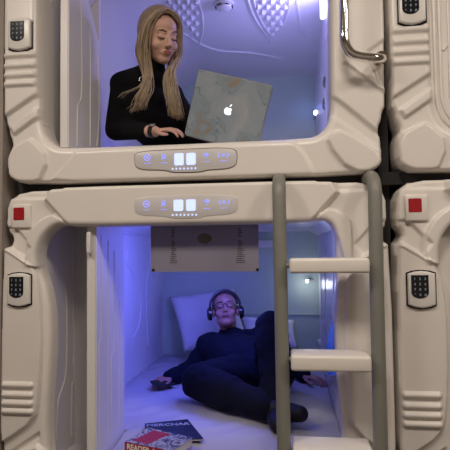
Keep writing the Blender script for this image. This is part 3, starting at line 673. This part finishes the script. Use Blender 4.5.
# --- the woman
wom = thing('person', (-.35, .8, .39), 'person with long blond hair in black turtleneck looking down at a laptop', 'person')
wh = onY(160, 38.5, .30); WHd = frame(wh, (.62, -.74, -.32), (.12, -.25, 1), 1.0)
wn = onY(152, 70, .36); wrs, wls = onY(121.5, 84, .40), onY(172, 95, .47)
wch = V((-.42, .44, .56)); wbe = V((-.36, .66, .49)); wpe = V((-.25, .98, .50))
wrel, wrw = onY(115.5, 130, .36), onY(155, 131.5, .27)
wrel.z = max(wrel.z, .40); wlel, wlw = V((-.19, .50, .45)), V((-.12, .34, .44))
def body_wom(bm, g, parts):
    if 'torso' in parts:
        chain(bm, [wrs, wls], [.045, .045], g); chain(bm, [wrs+V((.01, 0, .0)), wn+V((0, .01, -.03))], [.048, .055], g); chain(bm, [wls, wn+V((0, .01, -.02))], [.045, .045], g); chain(bm, [wrs+V((.05, .02, -.05)), wbe+V((-.05, 0, 0))], [.06, .085], g); chain(bm, [wls+V((-.04, .0, -.05)), wbe+V((.06, 0, 0))], [.06, .085], g)
        chain(bm, [(wrs+wls)/2+V((0, 0, -.03)), wch, wbe, wpe], [.09, .125, .115, .115], g); chain(bm, [(wrs+wls)/2+V((0, -.02, .02)), wn+V((0, 0, .02))], [.060, .042], g)
        for s in (-.055, .06): cap(bm, wch+V((s, -.03, .03)), wch+V((s*1.1, -.09, .03)), .055+g, .035+g)
    if 'neck' in parts: chain(bm, [wn+V((0, .0, -.02)), wn+V((.012, -.02, .045))], [.047, .043], g)
    if 'arms' in parts:
        chain(bm, [wrs, wrel, wrw], [.047, .040, .025], g); chain(bm, [wls, wlel, wlw], [.046, .036, .024], g)
    if 'legs' in parts:
        chain(bm, [wpe+V((-.07, 0, 0)), wpe+V((.07, 0, 0))], [.10, .10], g)
        chain(bm, [wpe+V((-.08, 0, 0)), V((-.25, 1.42, .47)), V((-.22, 1.80, .45))], [.085, .055, .04], g); chain(bm, [wpe+V((.08, 0, 0)), V((-.02, 1.40, .47)), V((.05, 1.80, .45))], [.085, .055, .04], g)
bm = B(); body_wom(bm, -.004, ('torso', 'neck', 'arms', 'legs')); chain(bm, [wn, wh+V((-.01, .03, -.03))], [.045, .05]); head(bm, WHd, True)
chain(bm, [wrw-(wrw-wrel).normalized()*.08, wrw], [.029, .0245])
hand(bm, wrw, (.93, -.25, .02), (-.05, -.25, 1), 1, .42, .92); hand(bm, wlw, (.7, -.5, -.02), (0, -.1, 1), -1, .4, .92)
for s in (-1, 1): chain(bm, [V((-.22+s*0, 1.80, .45)) if s < 0 else V((.05, 1.80, .45)), V((-.215, 1.90, .44)) if s < 0 else V((.06, 1.90, .44))], [.04, .03])
skinned('body', bm, 'skinw', .0045, wom, sm=4)
facebits(WHd, wom, True, 'lipw', 'brow')
bm = B(); body_wom(bm, .012, ('torso', 'neck')); 
for a_, e_, w_ in ((wrs, wrel, wrw), (wls, wlel, wlw)): chain(bm, [a_, e_, w_-(w_-e_).normalized()*.062], [.050, .050, .038])
skinned('turtleneck', bm, 'knit', .008, wom, sm=16)
bm = B(); body_wom(bm, .011, ('legs',)); skinned('trousers', bm, 'denim', .010, wom, sm=3)
# hair: a cap of strands from the parting, long locks either side
def strands(paths, n, rad, spread, mname, name, parent):
    bm = B()
    for k in range(n):
        base = paths[k % len(paths)]; a = V((random.gauss(0, 1), random.gauss(0, 1), random.gauss(0, .6)))*spread; ph_ = random.random()*6; amp = random.uniform(.0005, .0028); pts = []
        for i, p in enumerate(base):
            f = .35+.65*min(1, i/4); w = amp*i*.6
            pts.append(V(p)+a*f+V((math.sin(ph_+i*1.3)*w, math.cos(ph_+i*1.1)*w*.6, 0)))
        sp = smooth_path(pts, 5); m_ = len(sp)
        tube(bm, sp, [rad*(1-.75*max(0, (i/m_-.55)/.45)) for i in range(m_)], 5)
    return link(name, tomesh(bm), mname, parent, smooth=True)
Hl = lambda *l: [WHd @ V(q) for q in l]
bm = B(); t = bmesh.new(); bmesh.ops.create_uvsphere(t, u_segments=48, v_segments=32, radius=1)
for v in t.verts: v.co = V((v.co.x*.083, v.co.y*.104-.020, v.co.z*.094+.038))
bmesh.ops.delete(t, geom=[v for v in t.verts if v.co.z < -.045 or (v.co.y > .012 and v.co.z < .085+.012*math.cos(v.co.x*40)-abs(v.co.x)*.35 and abs(v.co.x) < .076)], context='VERTS')
merge(bm, t, WHd); cp = link('hair_cap', tomesh(bm), 'hairroot', wom, smooth=True); k = cp.modifiers.new('s', 'SOLIDIFY'); k.thickness = .010; k.offset = 1
def lock(side, fy, tail):
    return Hl((.005, .055+fy*.3, .122), (side*.045, .060+fy*.5, .098), (side*.077, .040+fy, .045), (side*.084, .030+fy, -.02), (side*.082, .028+fy, -.075))+tail
# image-left locks fall over her right shoulder, image-right locks over her left
tl = [onY(147, 75, .27), onY(146, 88, .25), onY(142, 98, .245), onY(139, 108, .25)]
tl2 = [onY(148, 74, .26), onY(141, 86, .25), onY(134, 90, .25), onY(125, 93, .26), onY(118, 98, .27)]
tl3 = [onY(148, 74, .26), onY(144, 88, .24), onY(141, 97, .24), onY(138, 104, .25), onY(133, 111, .26)]
tr = [onY(172, 75, .27), onY(174, 90, .26), onY(176, 104, .26), onY(179, 118, .27)]
tr2 = [onY(168, 75, .27), onY(169, 90, .26), onY(172, 104, .26), onY(175, 116, .27)]
S = 1 if (WHd @ V((1, 0, 0)) - WHd @ V((0, 0, 0))).x < 0 else -1
pl_ = [lock(S, 0, tl), lock(S, -.02, tl), lock(S, -.045, tl), lock(S, .005, tl), lock(S, -.02, tl3)]
pr_ = [lock(-S, 0, tr), lock(-S, -.02, tr2), lock(-S, -.045, tr), lock(-S, -.01, tr2)]
strands(pl_, 150, .0022, .0080, 'hairb', 'hair', wom); strands([lock(S, -.01, tl2)], 5, .0022, .003, 'hairb', 'hair', wom); strands(pr_, 150, .0022, .0075, 'hairb', 'hair', wom)
strands([lock(S, -.06, tl), lock(-S, -.06, tr), lock(S, .004, tl)], 50, .003, .008, 'hairroot', 'hair', wom)
# wristwatch, necklace
wd = (wrw-wrel).normalized(); wwp = wrw-wd*.010+V((0, 0, 0))
ww = thing('wristwatch', wwp, 'dark wristwatch on the wrist of the blond woman', 'wristwatch')
bm = B(); tube(bm, [wwp-wd*.010, wwp+wd*.010], .0285, 20); link('strap', tomesh(bm), 'black', ww, smooth=True, angle=.7)
bm = B(); disc(bm, wwp+V((0, -.012, .022)), .014, (0, -.4, 1), .010, 18); link('dial', tomesh(bm), 'silver', ww, smooth=True, angle=.7)
pn = thing('necklace', onY(142, 80, .25), 'small silver necklace pendant on the black turtleneck', 'necklace')
bm = B(); p = onY(142, 80, .285); tube(bm, [p+V((.008*math.cos(a), -.01, .010*math.sin(a))) for a in [i*PI/8 for i in range(13)]], .0018, 6); link('pendant', tomesh(bm), 'silver', pn)
bm = B(); tube(bm, smooth_path([p+V((.0, -.008, .008)), p+V((.018, -.003, .05)), wn+V((.01, -.052, -.01)), wn+V((.04, -.035, .0))], 4), .0009, 5); link('chain', tomesh(bm), 'silver', pn)
# ---------------------------------------------------------------- laptop
TL, TR_, BL = onY(199, 69, .11), onY(273.5, 85.5, .06), onY(181, 134, .17)
ux = (TR_-TL).normalized(); uz = (TL-BL); uz = (uz-ux*uz.dot(ux)).normalized(); uy = uz.cross(ux); W_, H_ = (TR_-TL).length, (TL-BL).length
LM = Matrix(((ux.x, uy.x, uz.x, BL.x), (ux.y, uy.y, uz.y, BL.y), (ux.z, uy.z, uz.z, BL.z), (0, 0, 0, 1)))
lap = thing('laptop', BL, 'open laptop with grey marble sticker on its lid in front of the woman', 'laptop')
off = (BL+uz*H_-TL).dot(ux)
def lp(bm): me = tomesh(bm); me.transform(LM @ Matrix.Translation((-off, 0, 0))); return me
bm = B(); prism(bm, rrect(0, 0, W_, H_, .014), -.003, .004, .0015, 1); link('lid', lp(bm), 'alu', lap, smooth=True, angle=.5)
bm = B(); prism(bm, rrect(.003, .003, W_-.003, H_-.003, .012), -.0040, -.0028); s_ = link('lid_sticker', lp(bm), 'marble', lap); s_['label'] = 'grey marble patterned lid cover'
bm = B(); prism(bm, rrect(.008, .010, W_-.008, H_-.008, .006), .0038, .005); link('screen', lp(bm), 'black', lap)
# bitten fruit emblem
c0 = (W_*.515, H_*.50); ap = []
for k in range(48):
    a = 2*PI*k/48; r = .0165*(1+.05*math.cos(2*a)); x = r*math.cos(a)*.96; z = r*math.sin(a)*1.06
    z -= .0045*math.exp(-(x/.006)**2)*(1 if z > 0 else -.55)
    dx, dz = x-.021, z-.0015; d = math.hypot(dx, dz)
    if d < .0092: x, z = .021+dx/d*.0092, .0015+dz/d*.0092
    ap.append((c0[0]+x, c0[1]+z))
bm = B(); prism(bm, ap, -.0046, -.0038); t = [(c0[0]+.001+.010*u+.0*u, c0[1]+.0185+.011*u+w_) for u, w_ in ((0, 0), (.25, .004), (.6, .0035), (1, 0))]+[(c0[0]+.001+.010*u, c0[1]+.0185+.011*u-w_) for u, w_ in ((.75, .0045), (.4, .0045))]
prism(bm, t, -.0046, -.0038); link('fruit_emblem', lp(bm), 'logo', lap)
# base: opens away from the viewer to the woman's side
ang = math.radians(10)
bm = B(); t = bmesh.new(); bmesh.ops.create_cube(t, size=1)
for v in t.verts: v.co = V(((v.co.x+.5)*W_, (v.co.y+.5)*.235+.004, v.co.z*.012))
bmesh.ops.bevel(t, geom=t.edges[:], offset=.003, segments=2, affect='EDGES'); merge(bm, t, Matrix.Rotation(ang, 4, 'X')); link('base', lp(bm), 'black', lap, smooth=True, angle=.6)
bm = B()
for r in range(5):
    for c_ in range(13): box(bm, (.03+c_*(W_-.06)/13, .03+r*.022, .006), (.03+(c_+.85)*(W_-.06)/13, .048+r*.022, .0085))
bm.transform(Matrix.Rotation(ang, 4, 'X')); link('keyboard', lp(bm), 'black', lap)
# ---------------------------------------------------------------- reading matter on the lower bed
def flat(name, quad, z, th, m, label, cat, pages=True):
    q = [onZ(x, y, z) for x, y in quad]
    for v in q: v.z = z
    c = sum(q, V((0, 0, 0)))/4; e = thing(name, V((c.x, c.y, z-th)), label, cat)
    def slab(qs, za, zb_):
        bm = B(); lo = [bm.verts.new((v.x, v.y, za)) for v in qs]; hi = [bm.verts.new((v.x, v.y, zb_)) for v in qs]
        bm.faces.new(lo[::-1]); bm.faces.new(hi)
        for i in range(4): bm.faces.new((lo[i], lo[(i+1) % 4], hi[(i+1) % 4], hi[i]))
        return tomesh(bm)
    ins = [v+(c-v)*.03 for v in q]
    link('pages', slab(ins, z-th+.001, z-.001), 'paper', e); link('cover', slab(q, z-.001, z), m, e); link('back_cover', slab(q, z-th, z-th+.001), m, e)
    return e, q
mg, q1 = flat('magazine', [(152, 441), (203.5, 438.5), (187.5, 419), (144.5, 423.5)], BZ+.020, .010, 'navycov', 'navy magazine with pale lettering lying under the red book', 'magazine')
# its lettering runs along the far edge
def along(q0, q1_, q3, s, u, v, size, z, m, par, bold=.001, nm='lettering'):
    ex = (q1_-q0).normalized(); ey = (q3-q0); ey = (ey-ex*ey.dot(ex)).normalized(); n_ = ex.cross(ey); p = q0+(q1_-q0)*u+(q3-q0)*v
    mx = Matrix(((ex.x, ey.x, n_.x, p.x), (ex.y, ey.y, n_.y, p.y), (ex.z, ey.z, n_.z, z), (0, 0, 0, 1)))
    return link(nm, text_mesh(s, size, mx, .0004, bold), m, par)
along(q1[0], q1[1], q1[3], 'MERCHAR', .47, .86, .042, BZ+.0206, 'ink', mg)
bk, q2 = flat('book', [(125, 441.5), (172, 451), (193, 437.5), (148, 427.5)], BZ+.052, .034, 'coverart', 'thick red book with photo cover lying on the navy magazine', 'book')
# red block on the cover, red spine with pale lettering
def onq(u, v): return q2[0]*(1-u)*(1-v)+q2[1]*u*(1-v)+q2[2]*u*v+q2[3]*(1-u)*v
bm = B(); rb_ = [onq(*w) for w in ((.10, .12), (.45, .10), (.55, .90), (.18, .92))]
lo = [bm.verts.new((v.x, v.y, BZ+.0515)) for v in rb_]; hi = [bm.verts.new((v.x, v.y, BZ+.0528)) for v in rb_]; bm.faces.new(hi); bm.faces.new(lo[::-1])
for i in range(4): bm.faces.new((lo[i], lo[(i+1) % 4], hi[(i+1) % 4], hi[i]))
link('red_panel', tomesh(bm), 'redcov', bk)
d0 = (q2[1]-q2[0]).normalized(); nn = V((d0.y, -d0.x, 0))
bm = B(); a_, b_ = q2[0], q2[1]
vs = [V((a_.x, a_.y, 0)), V((b_.x, b_.y, 0)), V((b_.x, b_.y, 0))+nn*.002, V((a_.x, a_.y, 0))+nn*.002]
lo = [bm.verts.new((v.x, v.y, BZ+.018)) for v in vs]; hi = [bm.verts.new((v.x, v.y, BZ+.052)) for v in vs]; bm.faces.new(hi); bm.faces.new(lo[::-1])
for i in range(4): bm.faces.new((lo[i], lo[(i+1) % 4], hi[(i+1) % 4], hi[i]))
link('spine', tomesh(bm), 'redcov', bk)
p = q2[0]+(q2[1]-q2[0])*.36+nn*.0025; mx = Matrix(((d0.x, 0, nn.x, p.x), (d0.y, 0, nn.y, p.y), (0, 1, 0, BZ+.035), (0, 0, 0, 1)))
link('lettering', text_mesh('READER A', .030, mx, .0005, .0008), 'inkw', bk)
# ---------------------------------------------------------------- the room
def struct(name, lo, hi, m):
    bm = B(); box(bm, lo, hi); c = [(lo[i]+hi[i])/2 for i in range(2)]+[lo[2]]
    o = link(name, tomesh(bm), m, None, c); o['kind'] = 'structure'; return o
FZ, CZ = -1.20, 1.60
struct('floor', (-3, -3.0, FZ-.05), (4, 2.3, FZ), 'floor'); struct('ceiling', (-3, -3.0, CZ), (4, 2.3, CZ+.05), 'ceil')
struct('wall_back', (-3, 2.2, FZ), (4, 2.3, CZ), 'dark'); struct('wall_front', (-3, -3.0, FZ), (4, -2.9, CZ), 'wall')
struct('wall_left', (-3, .015, FZ), (-.8935, 2.2, CZ), 'wall'); struct('wall_right', (2.10, .015, FZ), (4, 2.2, CZ), 'wall')
struct('wall_far_left', (-3.1, -3.0, FZ), (-3, 2.3, CZ), 'wall'); struct('wall_far_right', (4, -3.0, FZ), (4.1, 2.3, CZ), 'wall')
struct('gap_shade_fill_1', (-.875, .05, FZ), (2.08, 2.1, ZB+.008), 'dark')  # near-black boxes put in the gaps in place of their shade
struct('gap_shade_fill_2', (-.865, .085, ZT-.012), (2.07, 2.03, UZB+.012), 'dark'); struct('gap_shade_fill_3', (XR-.005, .14, FZ), (XR+.035, 2.03, CZ), 'dark')
struct('gap_shade_fill_4', (-.865, .085, UZT-.012), (2.07, 2.03, CZ), 'dark')
# corridor ceiling lamps
def area(name, loc, tgt, sx, sy, power, colr, spread=180):
    l = bpy.data.lights.new(name, 'AREA'); l.shape = 'RECTANGLE'; l.size, l.size_y = sx, sy; l.energy = power; l.color = colr; l.spread = math.radians(spread)
    o = bpy.data.objects.new(name, l); col.objects.link(o); o.location = loc
    o.rotation_euler = (V(tgt)-V(loc)).to_track_quat('-Z', 'Y').to_euler(); return o
WARM = (1.0, .88, .77)
for i, (x, w) in enumerate(((-1.3, 'ceiling lamp at the far end of the corridor, left of the capsules'), (.3, 'ceiling lamp over the corridor in front of the ladder'), (1.9, 'ceiling lamp over the corridor in front of the capsule column on the right'))):
    e = thing('ceiling_lamp', (x, -1.50, CZ), w, 'lamp', 'corridor ceiling lamps')
    bm = B(); box(bm, (x-.26, -1.76, CZ-.03), (x+.26, -1.24, CZ), .006); link('housing', tomesh(bm), 'white', e)
    bm = B(); box(bm, (x-.24, -1.74, CZ-.036), (x+.24, -1.26, CZ-.028), .002); link('diffuser', tomesh(bm), 'lamp', e)
    area('corridor_light', (x, -1.50, CZ-.05), (x, -1.48, 0), .45, .45, 24, WARM)
# capsule mood lights, and one added fill for the lower right wall
area('mood_lower', (-.22, .85, .02), (-.75, .95, -.45), .35, .9, 18, (.125, .14, 1.0))
area('fill_lower_side', (.20, .35, .01), (.44, 1.3, -.4), .2, .2, 1.6, (.42, .45, 1.0))  # added fill to brighten the inner right wall, no fitting there
area('mood_upper', mp+V((-.06, 0, -.03)), mp+V((-.5, .1, .12)), .15, .15, 3.4, (.36, .34, 1.0))
area('mood_upper_back', (.0, 1.0, .50), (.0, 1.2, 1.3), .5, .5, 4.2, (.36, .37, 1.0))
p = onY(305, 108, 1.9); pl2 = bpy.data.lights.new('reading_glow', 'POINT'); pl2.energy = .10; pl2.color = (.15, .25, 1); pl2.shadow_soft_size = .02
o = bpy.data.objects.new('reading_glow', pl2); col.objects.link(o); o.location = p
p = onY(305, 285, 1.86); pl3 = bpy.data.lights.new('reading_glow', 'POINT'); pl3.energy = .45; pl3.color = (.8, .85, 1); pl3.shadow_soft_size = .03
o = bpy.data.objects.new('reading_glow', pl3); col.objects.link(o); o.location = p
w = bpy.data.worlds.new('w'); bpy.context.scene.world = w; w.use_nodes = True
w.node_tree.nodes['Background'].inputs[0].default_value = (.9, .8, .7, 1); w.node_tree.nodes['Background'].inputs[1].default_value = .02
vs_ = bpy.context.scene.view_settings; vs_.view_transform = 'Standard'; vs_.look = 'None'; vs_.gamma = 1; vs_.use_curve_mapping = False; vs_.exposure = 0
